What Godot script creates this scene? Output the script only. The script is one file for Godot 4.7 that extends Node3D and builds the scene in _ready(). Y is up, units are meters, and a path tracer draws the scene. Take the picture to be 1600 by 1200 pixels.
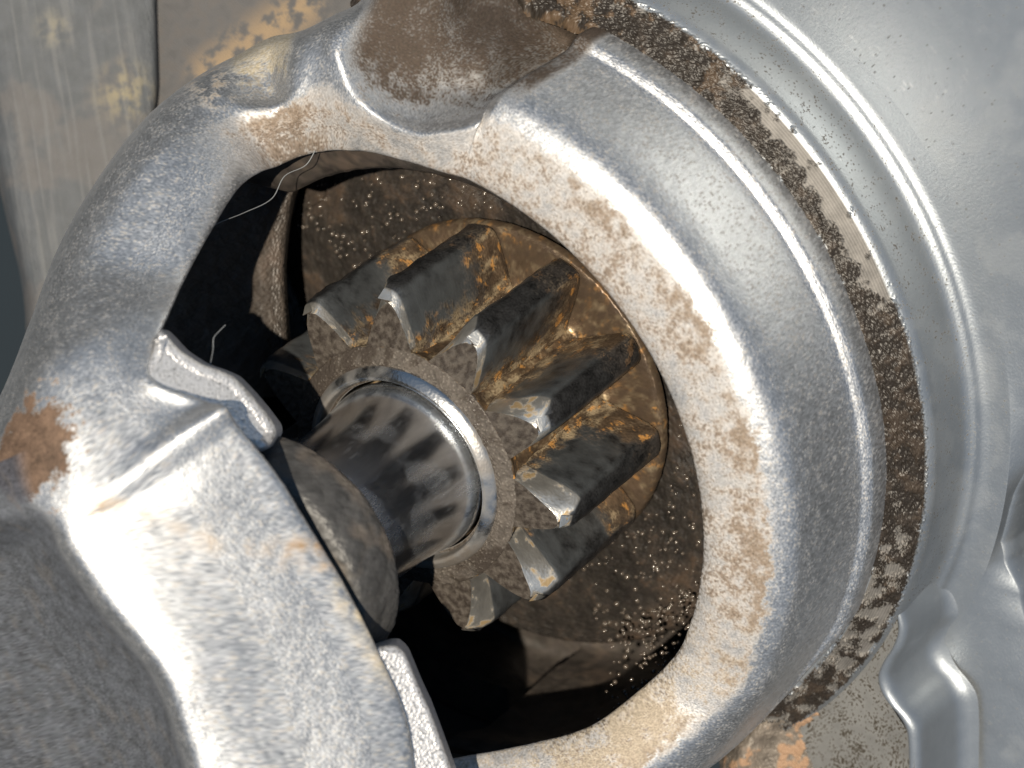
extends Node3D
# A starter motor nose seen from close above: cast housing with a window, pinion on its shaft, bushing, flange.
# Shapes are worked out in "units" (about 0.053 mm) in a frame whose x, y lie along the ground and z points up.

const D := 5000.0              # camera height over the pinion's front face, in units
const S := 0.085 / 1600.0      # metres per unit
const SUN := Vector3(-0.12, -0.06, 0.99)

var A: Vector3                 # shaft axis, pointing away from the nose
var E1: Vector3
var E2: Vector3
var GP: Vector3                # centre of the pinion
var G0: Vector3                # datum: centre of the pinion's front face

var n_fine := FastNoiseLite.new()
var n_mid := FastNoiseLite.new()
var n_big := FastNoiseLite.new()
var n_grain := FastNoiseLite.new()
var lut := PackedByteArray()

# what shade() answers
var s_col := Vector3.ONE
var s_rough := 0.5
var s_metal := 0.0
var s_high := 0.5
var s_lift := 0.0


func _ready() -> void:
	var cam := Camera3D.new()
	cam.name = "camera"
	cam.fov = rad_to_deg(2.0 * atan(600.0 / D))
	cam.near = 0.01
	cam.far = 20.0
	cam.transform = Transform3D(Basis(Vector3(1, 0, 0), Vector3(0, 0, -1), Vector3(0, 1, 0)), Vector3(0, D * S, 0))
	var lens := CameraAttributesPhysical.new()
	lens.frustum_focal_length = 20.0
	lens.frustum_focus_distance = (D - 60.0) * S
	lens.exposure_aperture = 7.0
	lens.frustum_near = 0.01
	lens.frustum_far = 20.0
	cam.attributes = lens
	add_child(cam)
	cam.fov = rad_to_deg(2.0 * atan(600.0 / D))
	cam.current = true

	var env := Environment.new()
	env.background_mode = Environment.BG_SKY
	var sky := Sky.new()
	var sm := ProceduralSkyMaterial.new()
	sm.sky_top_color = Color(0.30, 0.39, 0.49)
	sm.sky_horizon_color = Color(0.29, 0.36, 0.43)
	sm.sky_curve = 0.12
	sm.ground_bottom_color = Color(0.27, 0.27, 0.27)
	sm.ground_horizon_color = Color(0.42, 0.46, 0.50)
	sm.sun_angle_max = 8.0
	sky.sky_material = sm
	env.sky = sky
	env.tonemap_mode = Environment.TONE_MAPPER_LINEAR
	env.tonemap_exposure = 1.95
	env.sdfgi_enabled = true
	env.ssao_enabled = true
	env.ssil_enabled = true
	var we := WorldEnvironment.new()
	we.name = "environment"
	we.environment = env
	add_child(we)

	var sun := DirectionalLight3D.new()
	sun.name = "sun"
	sun.light_energy = 1.6
	sun.light_color = Color(1.0, 0.955, 0.88)
	sun.light_angular_distance = 0.5
	sun.shadow_enabled = true
	var towards := Vector3(SUN.x, SUN.z, -SUN.y).normalized()
	sun.basis = Basis.looking_at(-towards, Vector3(0, 0, -1))
	add_child(sun)

	prepare()
	build_backdrop()
	build_housing()
	build_shield()
	build_pinion()
	build_shaft()
	build_small()


func prepare() -> void:
	A = Vector3(sin(deg_to_rad(42.0)) * cos(deg_to_rad(37.0)), sin(deg_to_rad(42.0)) * sin(deg_to_rad(37.0)), -cos(deg_to_rad(42.0)))
	E1 = Vector3(A.y, -A.x, 0).normalized()
	E2 = E1.cross(A)
	if E2.z < 0.0:
		E2 = -E2
	G0 = at(625, 735, 0)
	GP = G0
	var seed := 3
	for n in [n_fine, n_mid, n_big, n_grain]:
		n.seed = seed
		seed += 11
		n.noise_type = FastNoiseLite.TYPE_SIMPLEX_SMOOTH
		n.fractal_type = FastNoiseLite.FRACTAL_FBM
	n_fine.frequency = 1.0 / 5.0
	n_fine.fractal_octaves = 2
	n_mid.frequency = 1.0 / 34.0
	n_mid.fractal_octaves = 4
	n_big.frequency = 1.0 / 190.0
	n_big.fractal_octaves = 3
	n_grain.fractal_type = FastNoiseLite.FRACTAL_NONE
	n_grain.frequency = 1.0 / 3.4
	lut.resize(2049)
	for i in 2049:
		lut[i] = clampi(roundi(255.0 * Color(i / 2048.0, 0, 0).linear_to_srgb().r), 0, 255)


# ------------------------------------------------------------------ frame helpers

func at(x: float, y: float, z: float) -> Vector3:
	var k := (D - z) / D
	return Vector3((x - 800.0) * k, (600.0 - y) * k, z)


func axial(h: float, r: float, deg: float) -> Vector3:
	var t := deg_to_rad(deg)
	return G0 + A * h + (E1 * cos(t) + E2 * sin(t)) * r


func gear_axial(h: float, r: float, deg: float) -> Vector3:
	return axial(h, r, deg) + GP - G0


func on_plane(x: float, y: float, h: float) -> Vector3:
	var o := Vector3(0, 0, D)
	var d := Vector3(x - 800.0, 600.0 - y, -D)
	return o + d * ((G0 + A * h - o).dot(A) / d.dot(A))


func metres(p: Vector3) -> Vector3:
	return Vector3(p.x, p.z, -p.y) * S


# ------------------------------------------------------------------ naming

func thing(called: String, label: String, category: String, base: Vector3, group := "") -> Node3D:
	var o := Node3D.new()
	o.name = called
	o.position = metres(base)
	add_child(o, true)
	tag(o, label, category, group)
	return o


func tag(o: Node, label: String, category := "", group := "", kind := "") -> void:
	if label:
		o.set_meta("label", label)
	if category:
		o.set_meta("category", category)
	if group:
		o.set_meta("group", group)
	if kind:
		o.set_meta("kind", kind)


func part(called: String, mesh: Mesh, parent: Node3D, label := "") -> MeshInstance3D:
	var o := MeshInstance3D.new()
	o.name = called
	o.mesh = mesh
	if label:
		o.set_meta("label", label)
	parent.add_child(o, true)
	return o


# ------------------------------------------------------------------ grids

# rows of control points -> a fine grid through all of them
func loft(rows: Array, step_u: float, per_v: PackedInt32Array) -> Dictionary:
	var nr := rows.size()
	var nc: int = rows[0].size()
	var cols: Array[PackedVector3Array] = []
	var cv := PackedFloat32Array()
	for r in nr:
		var p: PackedVector3Array = rows[r]
		var t := PackedFloat32Array([0.0])
		for c in range(1, nc):
			t.append(t[c - 1] + sqrt(maxf(p[c].distance_to(p[c - 1]), 0.5)))
		var fine := PackedVector3Array()
		for c in nc - 1:
			for k in per_v[c]:
				var w := float(k) / per_v[c]
				fine.append(span(p, t, c, w))
				if r == 0:
					cv.append(c + w)
		fine.append(p[nc - 1])
		if r == 0:
			cv.append(nc - 1)
		cols.append(fine)
	var nv := cols[0].size()
	var rt := PackedFloat32Array([0.0])
	var counts := PackedInt32Array()
	for r in range(1, nr):
		var s := 0.0
		var far := 0.0
		for c in nc:
			var d: float = rows[r][c].distance_to(rows[r - 1][c])
			s += d
			far = maxf(far, d)
		rt.append(rt[r - 1] + sqrt(maxf(s / nc, 1.0)))
		counts.append(maxi(2, ceili(lerpf(s / nc, far, 0.4) / step_u)))
	var pts := PackedVector3Array()
	var ru := PackedFloat32Array()
	for r in nr - 1:
		for k in counts[r] + (1 if r == nr - 2 else 0):
			var w := float(k) / counts[r]
			ru.append(r + w)
			var r0 := maxi(r - 1, 0)
			var r3 := mini(r + 2, nr - 1)
			var a := cols[r0]
			var b := cols[r]
			var c := cols[r + 1]
			var d := cols[r3]
			var ta := rt[r0] - rt[r] if r > 0 else -(rt[1] - rt[0])
			var tb := rt[r + 1] - rt[r]
			var td := rt[r3] - rt[r] if r < nr - 2 else tb * 2.0
			for j in nv:
				pts.append(b[j].cubic_interpolate_in_time(c[j], a[j], d[j], w, tb, ta, td))
	return {"p": pts, "nu": ru.size(), "nv": nv, "ru": ru, "cv": cv}


func span(p: PackedVector3Array, t: PackedFloat32Array, c: int, w: float) -> Vector3:
	var a := maxi(c - 1, 0)
	var d := mini(c + 2, p.size() - 1)
	var ta := t[a] - t[c] if c > 0 else -(t[1] - t[0])
	var tb := t[c + 1] - t[c]
	var td := t[d] - t[c] if c < p.size() - 2 else tb * 2.0
	return p[c].cubic_interpolate_in_time(p[c + 1], p[a], p[d], w, tb, ta, td)


# a surface of revolution about the shaft axis
func turned(profile: Array, per_v: PackedInt32Array, from_deg: float, to_deg: float, nu: int, shift := Vector3.ZERO) -> Dictionary:
	var p := PackedVector3Array()
	for q in profile:
		p.append(Vector3(q[0], q[1], 0))
	var t := PackedFloat32Array([0.0])
	for c in range(1, p.size()):
		t.append(t[c - 1] + sqrt(maxf(p[c].distance_to(p[c - 1]), 0.3)))
	var fine := PackedVector3Array()
	var cv := PackedFloat32Array()
	for c in p.size() - 1:
		for k in per_v[c]:
			fine.append(span(p, t, c, float(k) / per_v[c]))
			cv.append(c + float(k) / per_v[c])
	fine.append(p[-1])
	cv.append(p.size() - 1)
	var pts := PackedVector3Array()
	var ru := PackedFloat32Array()
	for i in nu:
		var deg := lerpf(from_deg, to_deg, float(i) / (nu - 1))
		ru.append(deg)
		for q in fine:
			pts.append(axial(q.x, q.y, deg) + shift)
	return {"p": pts, "nu": nu, "nv": fine.size(), "ru": ru, "cv": cv}


func normals(g: Dictionary) -> PackedVector3Array:
	var p: PackedVector3Array = g.p
	var nu: int = g.nu
	var nv: int = g.nv
	var out := PackedVector3Array()
	out.resize(p.size())
	for i in nu:
		var i0 := maxi(i - 1, 0) * nv
		var i1 := mini(i + 1, nu - 1) * nv
		for j in nv:
			var du := p[i1 + j] - p[i0 + j]
			var dv := p[i * nv + mini(j + 1, nv - 1)] - p[i * nv + maxi(j - 1, 0)]
			out[i * nv + j] = du.cross(dv).normalized()
	return out


# moves the grid along its normals by what shade() calls high (0.5 = nothing), times amount
func emboss(g: Dictionary, kind: String, amount: float) -> void:
	var n := normals(g)
	var p: PackedVector3Array = g.p
	var nv: int = g.nv
	var turn := 1.0 if faces_out(g, n) else -1.0
	var fine := kind in ["casting", "flange", "earside"]
	for k in p.size():
		var i := k / nv
		var j := k % nv
		shade(kind, p[k], g.ru[i], g.cv[j])
		p[k] += n[k] * ((s_lift if fine else s_high - 0.5) * amount * turn)
	g.p = p


func faces_out(g: Dictionary, n: PackedVector3Array) -> bool:
	if g.has("out"):
		return g.out
	var p: PackedVector3Array = g.p
	var s := 0.0
	for k in range(0, p.size(), 7):
		s += n[k].dot((Vector3(0, 0, D) - p[k]).normalized())
	g.out = s > 0.0
	return g.out


func grid_arrays(g: Dictionary, base: Vector3) -> Array:
	var p: PackedVector3Array = g.p
	var nu: int = g.nu
	var nv: int = g.nv
	var n := normals(g)
	var fwd := faces_out(g, n)
	var v := PackedVector3Array()
	v.resize(p.size())
	var nn := PackedVector3Array()
	nn.resize(p.size())
	var uv := PackedVector2Array()
	uv.resize(p.size())
	for k in p.size():
		v[k] = metres(p[k] - base)
		var q := n[k] if fwd else -n[k]
		nn[k] = Vector3(q.x, q.z, -q.y)
		uv[k] = Vector2((k / nv + 0.5) / nu, (k % nv + 0.5) / nv)
	var idx := PackedInt32Array()
	idx.resize((nu - 1) * (nv - 1) * 6)
	var w := 0
	for i in nu - 1:
		for j in nv - 1:
			var a := i * nv + j
			var b := a + nv
			# clockwise seen from outside
			if fwd:
				idx[w] = a
				idx[w + 1] = a + 1
				idx[w + 2] = b
				idx[w + 3] = b
				idx[w + 4] = a + 1
				idx[w + 5] = b + 1
			else:
				idx[w] = a
				idx[w + 1] = b
				idx[w + 2] = a + 1
				idx[w + 3] = b
				idx[w + 4] = b + 1
				idx[w + 5] = a + 1
			w += 6
	var arr := []
	arr.resize(Mesh.ARRAY_MAX)
	arr[Mesh.ARRAY_VERTEX] = v
	arr[Mesh.ARRAY_NORMAL] = nn
	arr[Mesh.ARRAY_TEX_UV] = uv
	arr[Mesh.ARRAY_INDEX] = idx
	return arr


func grid_mesh(g: Dictionary, base: Vector3, mat: Material) -> ArrayMesh:
	var m := ArrayMesh.new()
	m.add_surface_from_arrays(Mesh.PRIMITIVE_TRIANGLES, grid_arrays(g, base))
	m.surface_set_material(0, mat)
	return m


# colour, roughness, metal and fine relief of a grid, worked out texel by texel from shade()
func baked(g: Dictionary, kind: String, times: float, relief: float) -> StandardMaterial3D:
	var nu: int = g.nu
	var nv: int = g.nv
	var tw := mini(2048, int(nu * times))
	var th := mini(2048, int(nv * times))
	var p: PackedVector3Array = g.p
	var ru: PackedFloat32Array = g.ru
	var cv: PackedFloat32Array = g.cv
	var al := PackedByteArray()
	al.resize(tw * th * 4)
	var om := PackedByteArray()
	om.resize(tw * th * 4)
	var w := 0
	for y in th:
		var fy := clampf((y + 0.5) / th * nv - 0.5, 0.0, nv - 1.001)
		var j := int(fy)
		fy -= j
		var c := lerpf(cv[j], cv[j + 1], fy)
		for x in tw:
			var fx := clampf((x + 0.5) / tw * nu - 0.5, 0.0, nu - 1.001)
			var i := int(fx)
			fx -= i
			var k := i * nv + j
			var q := p[k].lerp(p[k + nv], fx).lerp(p[k + 1].lerp(p[k + nv + 1], fx), fy)
			shade(kind, q, lerpf(ru[i], ru[i + 1], fx), c)
			al[w] = lut[clampi(int(s_col.x * 2048.0), 0, 2048)]
			al[w + 1] = lut[clampi(int(s_col.y * 2048.0), 0, 2048)]
			al[w + 2] = lut[clampi(int(s_col.z * 2048.0), 0, 2048)]
			al[w + 3] = 255
			om[w] = clampi(int(s_high * 255.0), 0, 255)
			om[w + 1] = clampi(int(s_rough * 255.0), 0, 255)
			om[w + 2] = clampi(int(s_metal * 255.0), 0, 255)
			om[w + 3] = 255
			w += 4
	var at_ := ImageTexture.create_from_image(Image.create_from_data(tw, th, false, Image.FORMAT_RGBA8, al))
	var ot := ImageTexture.create_from_image(Image.create_from_data(tw, th, false, Image.FORMAT_RGBA8, om))
	var m := StandardMaterial3D.new()
	m.resource_name = kind
	m.texture_repeat = false
	m.albedo_texture = at_
	m.roughness = 1.0
	m.roughness_texture = ot
	m.roughness_texture_channel = BaseMaterial3D.TEXTURE_CHANNEL_GREEN
	m.metallic_specular = {"hub": 0.25, "casting": 0.3, "flange": 0.35, "sealant": 0.3, "boss": 0.3}.get(kind, 0.5)
	m.metallic = 1.0
	m.metallic_texture = ot
	m.metallic_texture_channel = BaseMaterial3D.TEXTURE_CHANNEL_BLUE
	if relief > 0.0:
		m.heightmap_enabled = true
		m.heightmap_texture = ot
		m.heightmap_scale = relief * S * 100.0
	return m


func plain(called: String, c: Vector3, rough: float, metal: float) -> StandardMaterial3D:
	var m := StandardMaterial3D.new()
	m.resource_name = called
	m.albedo_color = Color(c.x, c.y, c.z).linear_to_srgb()
	m.roughness = rough
	m.metallic = metal
	return m


# ------------------------------------------------------------------ surfaces

func say(c: Vector3, rough: float, metal: float) -> void:
	s_col = c
	s_rough = rough
	s_metal = metal


func over(k: float, c: Vector3, rough: float, metal: float) -> void:
	k = clampf(k, 0.0, 1.0)
	s_col = s_col.lerp(c, k)
	s_rough = lerpf(s_rough, rough, k)
	s_metal = lerpf(s_metal, metal, k)


func near(p: Vector3, c: Vector3, r: float) -> float:
	return 1.0 - smoothstep(0.0, 1.0, p.distance_to(c) / r)


func streak(p: Vector3, a: Vector3, b: Vector3, r: float) -> float:
	var ab := b - a
	var t := clampf((p - a).dot(ab) / ab.length_squared(), 0.0, 1.0)
	return 1.0 - smoothstep(0.0, 1.0, p.distance_to(a + ab * t) / r)


func shade(kind: String, p: Vector3, u: float, v: float) -> void:
	var f := n_fine.get_noise_3dv(p)
	var m := n_mid.get_noise_3dv(p)
	var b := n_big.get_noise_3dv(p)
	s_high = 0.5 + 0.30 * f + 0.12 * m
	s_lift = 0.35 * m + 0.5 * b
	match kind:
		"casting":
			shade_casting(p, u, v, f, m, b)
		"flange":
			shade_flange(p, u, v, f, m, b)
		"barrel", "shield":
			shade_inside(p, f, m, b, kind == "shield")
		"tooth":
			shade_tooth(p, u, v, f, m, b)
		"hub":
			shade_hub(p, u, v, f, m, b)
		"shaft":
			var flat := p - A * ((p - G0).dot(A) * 0.8)
			var film := smoothstep(0.02, 0.40, n_mid.get_noise_3dv(p * 0.35 + Vector3(40, 0, 9)))
			var line := n_fine.get_noise_3dv(flat * 0.6)
			say(Vector3(0.86, 0.90, 0.95) * (1.0 + 0.1 * line), 0.19 + 0.06 * absf(line) + 0.06 * film, 1.0)
			over(film * 0.15, Vector3(0.48, 0.48, 0.48), 0.34, 0.9)
			over(smoothstep(0.2, 0.5, b + 0.3 * line) * 0.12, Vector3(0.16, 0.13, 0.10), 0.32, 0.7)
			s_high = 0.5 + 0.08 * line + 0.15 * film
		"bushing":
			say(Vector3(0.033, 0.032, 0.031) * (1.0 + 0.5 * m), 0.55, 0.0)
			over(smoothstep(0.0, 0.3, b + 0.2 * m) * 0.8, Vector3(0.066, 0.055, 0.045), 0.5, 0.0)
			s_high = 0.5 + 0.2 * f + 0.5 * m
		"plate":
			say(Vector3(0.037, 0.041, 0.046) * (1.0 + 0.25 * m), 0.75, 0.1)
			over(smoothstep(0.05, 0.4, b + 0.25 * m) * 0.4, Vector3(0.065, 0.056, 0.05), 0.75, 0.1)
			var sc := n_mid.get_noise_2d((p.x + p.y * 0.15) * 2.2, p.y * 0.12)
			over(smoothstep(0.1, 0.5, sc) * 0.5, Vector3(0.065, 0.067, 0.07), 0.7, 0.15)
			over(near(p, at(195, 145, -430), 75) * 0.7 * smoothstep(-0.3, 0.5, m + sc * 0.5 + 0.3 * f), Vector3(0.14, 0.115, 0.06), 0.7, 0.0)
			over(near(p, at(85, 45, -430), 50) * 0.6 * smoothstep(-0.3, 0.5, m + 0.3 * f), Vector3(0.12, 0.105, 0.07), 0.7, 0.0)
			s_high = 0.5 + 0.15 * f + 0.25 * sc
		"machined":
			var ln := sin((p.x + p.y) * 0.9 + 2.0 * m)
			say(Vector3(0.036, 0.035, 0.036) * (1.0 + 0.35 * m), 0.72, 0.1)
			over(smoothstep(0.0, 0.3, m) * 0.5, Vector3(0.034, 0.029, 0.026), 0.7, 0.1)
			over(streak(p, at(330, 115, -446), at(475, 10, -436), 62) * smoothstep(-0.25, 0.1, m + 0.4 * f), Vector3(0.13, 0.09, 0.05), 0.75, 0.0)
			s_col *= 1.0 + 0.22 * ln
			s_high = 0.5 + 0.25 * ln + 0.1 * f
		"earside":
			aluminium(f * 0.5, m, b)
			over(0.7, Vector3(0.20, 0.222, 0.242), 0.42, 0.8)
			s_high = 0.5 + 0.10 * f + 0.03 * m
			s_lift = 0.0
		"web":
			say(Vector3(0.042, 0.034, 0.028) * (1.0 + 0.5 * m + 0.5 * b + 0.3 * f), 0.55, 0.05)
			over(smoothstep(0.0, 0.6, b + 0.6 * m) * 0.6, Vector3(0.06, 0.043, 0.033), 0.6, 0.0)
			s_high = 0.5 + 0.3 * f + 0.3 * m
		"collar":
			say(Vector3(0.34, 0.34, 0.34), 0.26, 1.0)
			over(smoothstep(-0.5, 0.5, b + 0.4 * m) * 0.9, Vector3(0.09, 0.075, 0.06), 0.45, 0.2)
			s_high = 0.5 + 0.3 * f
		"boss":
			say(Vector3(0.10, 0.085, 0.07) * (1.0 + 0.6 * m), 0.5, 0.1)
			over(smoothstep(0.05, 0.25, m) * smoothstep(0.45, 0.3, v), Vector3(0.36, 0.36, 0.37), 0.5, 0.5)
			over(smoothstep(0.25, 0.45, b + m) * 0.8, Vector3(0.2, 0.12, 0.07), 0.7, 0.0)
			s_high = 0.5 + 0.4 * f + 0.5 * m
		"sealant":
			say(Vector3(0.115, 0.114, 0.110) * (1.0 + 0.25 * m + 0.3 * b), 0.65, 0.3)
			over(smoothstep(0.24, 0.36, n_fine.get_noise_3dv(p * 0.9) + 0.7 * m), Vector3(0.03, 0.025, 0.02), 0.6, 0.0)
			over(streak(p, on_plane(1215, 1095, 384), on_plane(1290, 1015, 384), 40) * smoothstep(0.0, 0.15, m), Vector3(0.36, 0.22, 0.12), 0.8, 0.0)
			s_high = 0.5 + 0.1 * f


func aluminium(f: float, m: float, b: float) -> void:
	say(Vector3(0.37, 0.378, 0.39) * (1.0 + 0.12 * m + 0.10 * b + 0.10 * f), 0.45 + 0.06 * f + 0.03 * m, 0.88)
	over(smoothstep(0.30, 0.48, f + 0.4 * m), Vector3(0.30, 0.29, 0.28), 0.6, 0.6)


func shade_casting(p: Vector3, u: float, v: float, f: float, m: float, b: float) -> void:
	aluminium(f, m, b)
	var grit := n_fine.get_noise_3dv(p * 0.62 + Vector3(90, 10, 30))
	# brown grime on the face around the window
	var ring := smoothstep(14.0, 16.5, u) * (1.0 - smoothstep(45.5, 47.5, u))
	var face := smoothstep(1.2, 2.0, v) * (1.0 - smoothstep(4.50, 4.95, v + 0.7 * m + 0.35 * f))
	var g := ring * face * (0.80 + 0.5 * b + 0.5 * m)
	over(g * 0.92, Vector3(0.29, 0.262, 0.235), 0.72, 0.12)
	over(ring * face * smoothstep(-0.05, 0.45, 0.7 * grit + 0.8 * b + 0.5 * m) * 0.85, Vector3(0.12, 0.09, 0.067), 0.75, 0.0)
	over(ring * face * smoothstep(3.2, 4.4, v) * smoothstep(-0.25, 0.35, b + 0.9 * m + 0.3 * f) * 0.75, Vector3(0.15, 0.115, 0.085), 0.75, 0.0)
	over(ring * face * smoothstep(0.25, 0.5, f + 0.4 * m) * 0.6, Vector3(0.07, 0.05, 0.035), 0.6, 0.0)
	# dark gritty lip at the right and lower right of the window
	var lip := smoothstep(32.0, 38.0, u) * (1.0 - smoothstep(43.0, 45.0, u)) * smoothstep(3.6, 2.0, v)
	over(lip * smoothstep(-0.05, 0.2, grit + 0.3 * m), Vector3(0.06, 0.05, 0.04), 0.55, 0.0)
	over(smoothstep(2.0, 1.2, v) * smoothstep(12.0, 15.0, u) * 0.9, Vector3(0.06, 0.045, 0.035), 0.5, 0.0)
	# golden dust at the lower right
	var gold := smoothstep(38.5, 43.0, u) * (1.0 - smoothstep(45.0, 46.5, u)) * smoothstep(5.2, 4.0, v + m)
	over(gold * smoothstep(-0.35, 0.35, f + m + b) * 0.7, Vector3(0.28, 0.24, 0.185), 0.75, 0.1)
	# grimed bolt pockets on the top; the larger one has its shade painted too
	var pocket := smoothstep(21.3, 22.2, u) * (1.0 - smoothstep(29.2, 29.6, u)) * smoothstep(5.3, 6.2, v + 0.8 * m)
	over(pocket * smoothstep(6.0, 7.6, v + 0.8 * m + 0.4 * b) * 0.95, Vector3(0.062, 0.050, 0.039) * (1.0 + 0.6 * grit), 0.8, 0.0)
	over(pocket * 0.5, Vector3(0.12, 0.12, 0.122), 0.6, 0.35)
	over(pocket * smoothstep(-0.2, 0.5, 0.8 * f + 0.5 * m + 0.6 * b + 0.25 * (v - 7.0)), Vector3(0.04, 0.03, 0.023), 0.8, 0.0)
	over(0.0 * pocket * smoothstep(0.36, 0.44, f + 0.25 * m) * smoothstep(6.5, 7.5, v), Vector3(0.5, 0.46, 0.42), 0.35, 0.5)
	over(near(p, at(765, 20, 120), 95) * (0.8 + m), Vector3(0.03, 0.023, 0.018), 0.6, 0.0)  # the hole's dark is put into the colour, with oily grime
	var pocket2 := smoothstep(16.3, 17.0, u) * (1.0 - smoothstep(18.6, 19.0, u)) * smoothstep(5.2, 6.0, v)
	over(pocket2 * smoothstep(-0.1, 0.3, grit), Vector3(0.14, 0.135, 0.13), 0.6, 0.2)
	over(0.6 * pocket2 * smoothstep(6.6, 7.8, v + 1.5 * m + 0.5 * f), Vector3(0.32, 0.27, 0.18), 0.7, 0.1)
	over(smoothstep(15.2, 15.8, u) * (1.0 - smoothstep(16.2, 16.7, u)) * smoothstep(5.0, 5.8, v) * 0.7 * smoothstep(-0.1, 0.3, m + 0.4 * f), Vector3(0.24, 0.19, 0.135), 0.7, 0.1)
	# brown stains on the nose
	var spot := near(p, at(34, 698, 508), 118) + 0.5 * m + 0.25 * f
	over(smoothstep(0.28, 0.36, spot) * smoothstep(0.0, 0.12, near(p, at(34, 698, 508), 130)) * (1.0 - smoothstep(12.0, 14.0, u)), Vector3(0.075, 0.049, 0.034) * (1.0 + 0.7 * m + 0.6 * f + 0.8 * b), 0.75, 0.0)
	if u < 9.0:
		over(streak(p, at(150, 790, 540), at(330, 845, 490), 36) * (0.45 + m) * 0.9, Vector3(0.26, 0.185, 0.11), 0.7, 0.1)
		over(streak(p, at(390, 855, 475), at(520, 850, 440), 24) * (0.6 + 1.2 * m), Vector3(0.20, 0.135, 0.08), 0.7, 0.1)
		over(streak(p, at(430, 880, 465), at(520, 880, 435), 20) * (0.5 + 1.2 * m), Vector3(0.24, 0.165, 0.10), 0.7, 0.1)
		over(streak(p, at(545, 925, 430), at(600, 1060, 390), 42) * (0.5 + 1.0 * m), Vector3(0.42, 0.35, 0.24), 0.7, 0.2)
		# the turned-away side of the nose: shade painted into its colour, with brown scuffs
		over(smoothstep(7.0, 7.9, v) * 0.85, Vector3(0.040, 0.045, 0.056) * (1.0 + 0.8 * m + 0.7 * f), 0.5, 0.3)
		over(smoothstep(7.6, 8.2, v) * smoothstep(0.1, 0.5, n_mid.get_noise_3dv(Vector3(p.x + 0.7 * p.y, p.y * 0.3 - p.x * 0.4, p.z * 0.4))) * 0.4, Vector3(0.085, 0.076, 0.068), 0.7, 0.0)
	var q := n_grain.get_noise_3dv(p)
	s_col *= 1.0 + 0.34 * q
	s_rough += 0.08 * q
	s_high = 0.5 + 0.18 * f + 0.21 * q


func shade_flange(p: Vector3, u: float, v: float, f: float, m: float, b: float) -> void:
	aluminium(f * 0.6, m, b)
	over(0.7, Vector3(0.20, 0.222, 0.242), 0.42, 0.8)
	s_high = 0.5 + 0.10 * f + 0.03 * m
	over(smoothstep(0.05, 0.5, b + 0.7 * n_mid.get_noise_3dv(p * 0.5 + Vector3(3, 90, 3))) * 0.22, Vector3(0.27, 0.28, 0.285), 0.55, 0.6)
	var scr := n_fine.get_noise_3dv(Vector3((p.x - p.y) * 0.06, (p.x + p.y) * 0.9, p.z * 0.2))
	over(smoothstep(0.38, 0.6, scr) * smoothstep(0.0, 0.3, m) * 0.6, Vector3(0.34, 0.35, 0.36), 0.35, 0.9)
	over(smoothstep(0.62, 0.70, n_fine.get_noise_3dv(p * 0.6 + Vector3(1, 50, 2))) * 0.8, Vector3(0.05, 0.05, 0.05), 0.7, 0.2)
	s_lift = 0.0
	var band := smoothstep(1.8, 2.1, v) * (1.0 - smoothstep(4.75, 5.05, v))
	if band > 0.0:
		over(band, Vector3(0.10, 0.094, 0.087) * (1.0 + 0.16 * sin(v * 30.0) + 0.35 * m), 0.60, 0.3)
		s_high += 0.07 * sin(v * 30.0) * band
	# black gunk left on the register
	var heavy := 0.70 * smoothstep(94.0, 112.0, u) + 0.85 * (1.0 - smoothstep(62.0, 73.0, u)) - 0.18 * smoothstep(70.0, 76.0, u) * (1.0 - smoothstep(84.0, 90.0, u))
	heavy -= (1.0 - smoothstep(32.0, 42.0, u)) * 0.62
	var edge := 0.75 * (1.0 - smoothstep(2.4, 4.3, v + 1.2 * b)) * smoothstep(50.0, 60.0, u) - 0.25 * smoothstep(3.2, 4.4, v) * smoothstep(70.0, 80.0, u)
	var k := 1.2 * n_mid.get_noise_3dv(p * 0.9 + Vector3(7, 70, 0)) + 0.5 * f + 0.5 * b + heavy + edge - 0.06
	var zone := smoothstep(1.0, 1.6, v + 1.6 * smoothstep(112.0, 122.0, u)) * (1.0 - smoothstep(4.9, 5.5, v - 0.9 * maxf(0.0, f)))
	k = smoothstep(0.0, 0.12, k) * zone
	if k > 0.0:
		over(k, Vector3(0.015, 0.012, 0.0095) * (1.0 + 1.5 * maxf(0.0, m)), 0.42, 0.0)
		over(k * (0.10 + 0.5 * smoothstep(95.0, 115.0, u)) * smoothstep(0.1, 0.5, m + b + 0.3 * f), Vector3(0.085, 0.055, 0.032), 0.45, 0.0)
		s_high = lerpf(s_high, 0.60 + 0.35 * f + 0.4 * m, k)
		s_lift += k * (0.8 + 1.0 * f + 0.8 * m)
	# stray crumbs beyond
	over(smoothstep(0.52, 0.6, f + 0.5 * m) * smoothstep(4.9, 5.2, v) * (1.0 - smoothstep(10.0, 12.0, v)), Vector3(0.05, 0.045, 0.04), 0.6, 0.0)


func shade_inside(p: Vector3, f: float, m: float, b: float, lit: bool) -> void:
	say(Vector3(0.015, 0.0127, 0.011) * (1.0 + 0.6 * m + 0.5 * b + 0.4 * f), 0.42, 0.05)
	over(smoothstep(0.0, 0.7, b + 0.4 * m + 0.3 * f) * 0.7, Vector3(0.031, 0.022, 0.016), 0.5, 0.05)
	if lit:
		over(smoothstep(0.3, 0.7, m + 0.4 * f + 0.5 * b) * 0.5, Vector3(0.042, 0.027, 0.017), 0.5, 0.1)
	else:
		s_col *= 2.2  # barrel colour raised to stand in for light it hardly gets
	s_high = 0.5 + 0.4 * f + 0.25 * m


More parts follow.
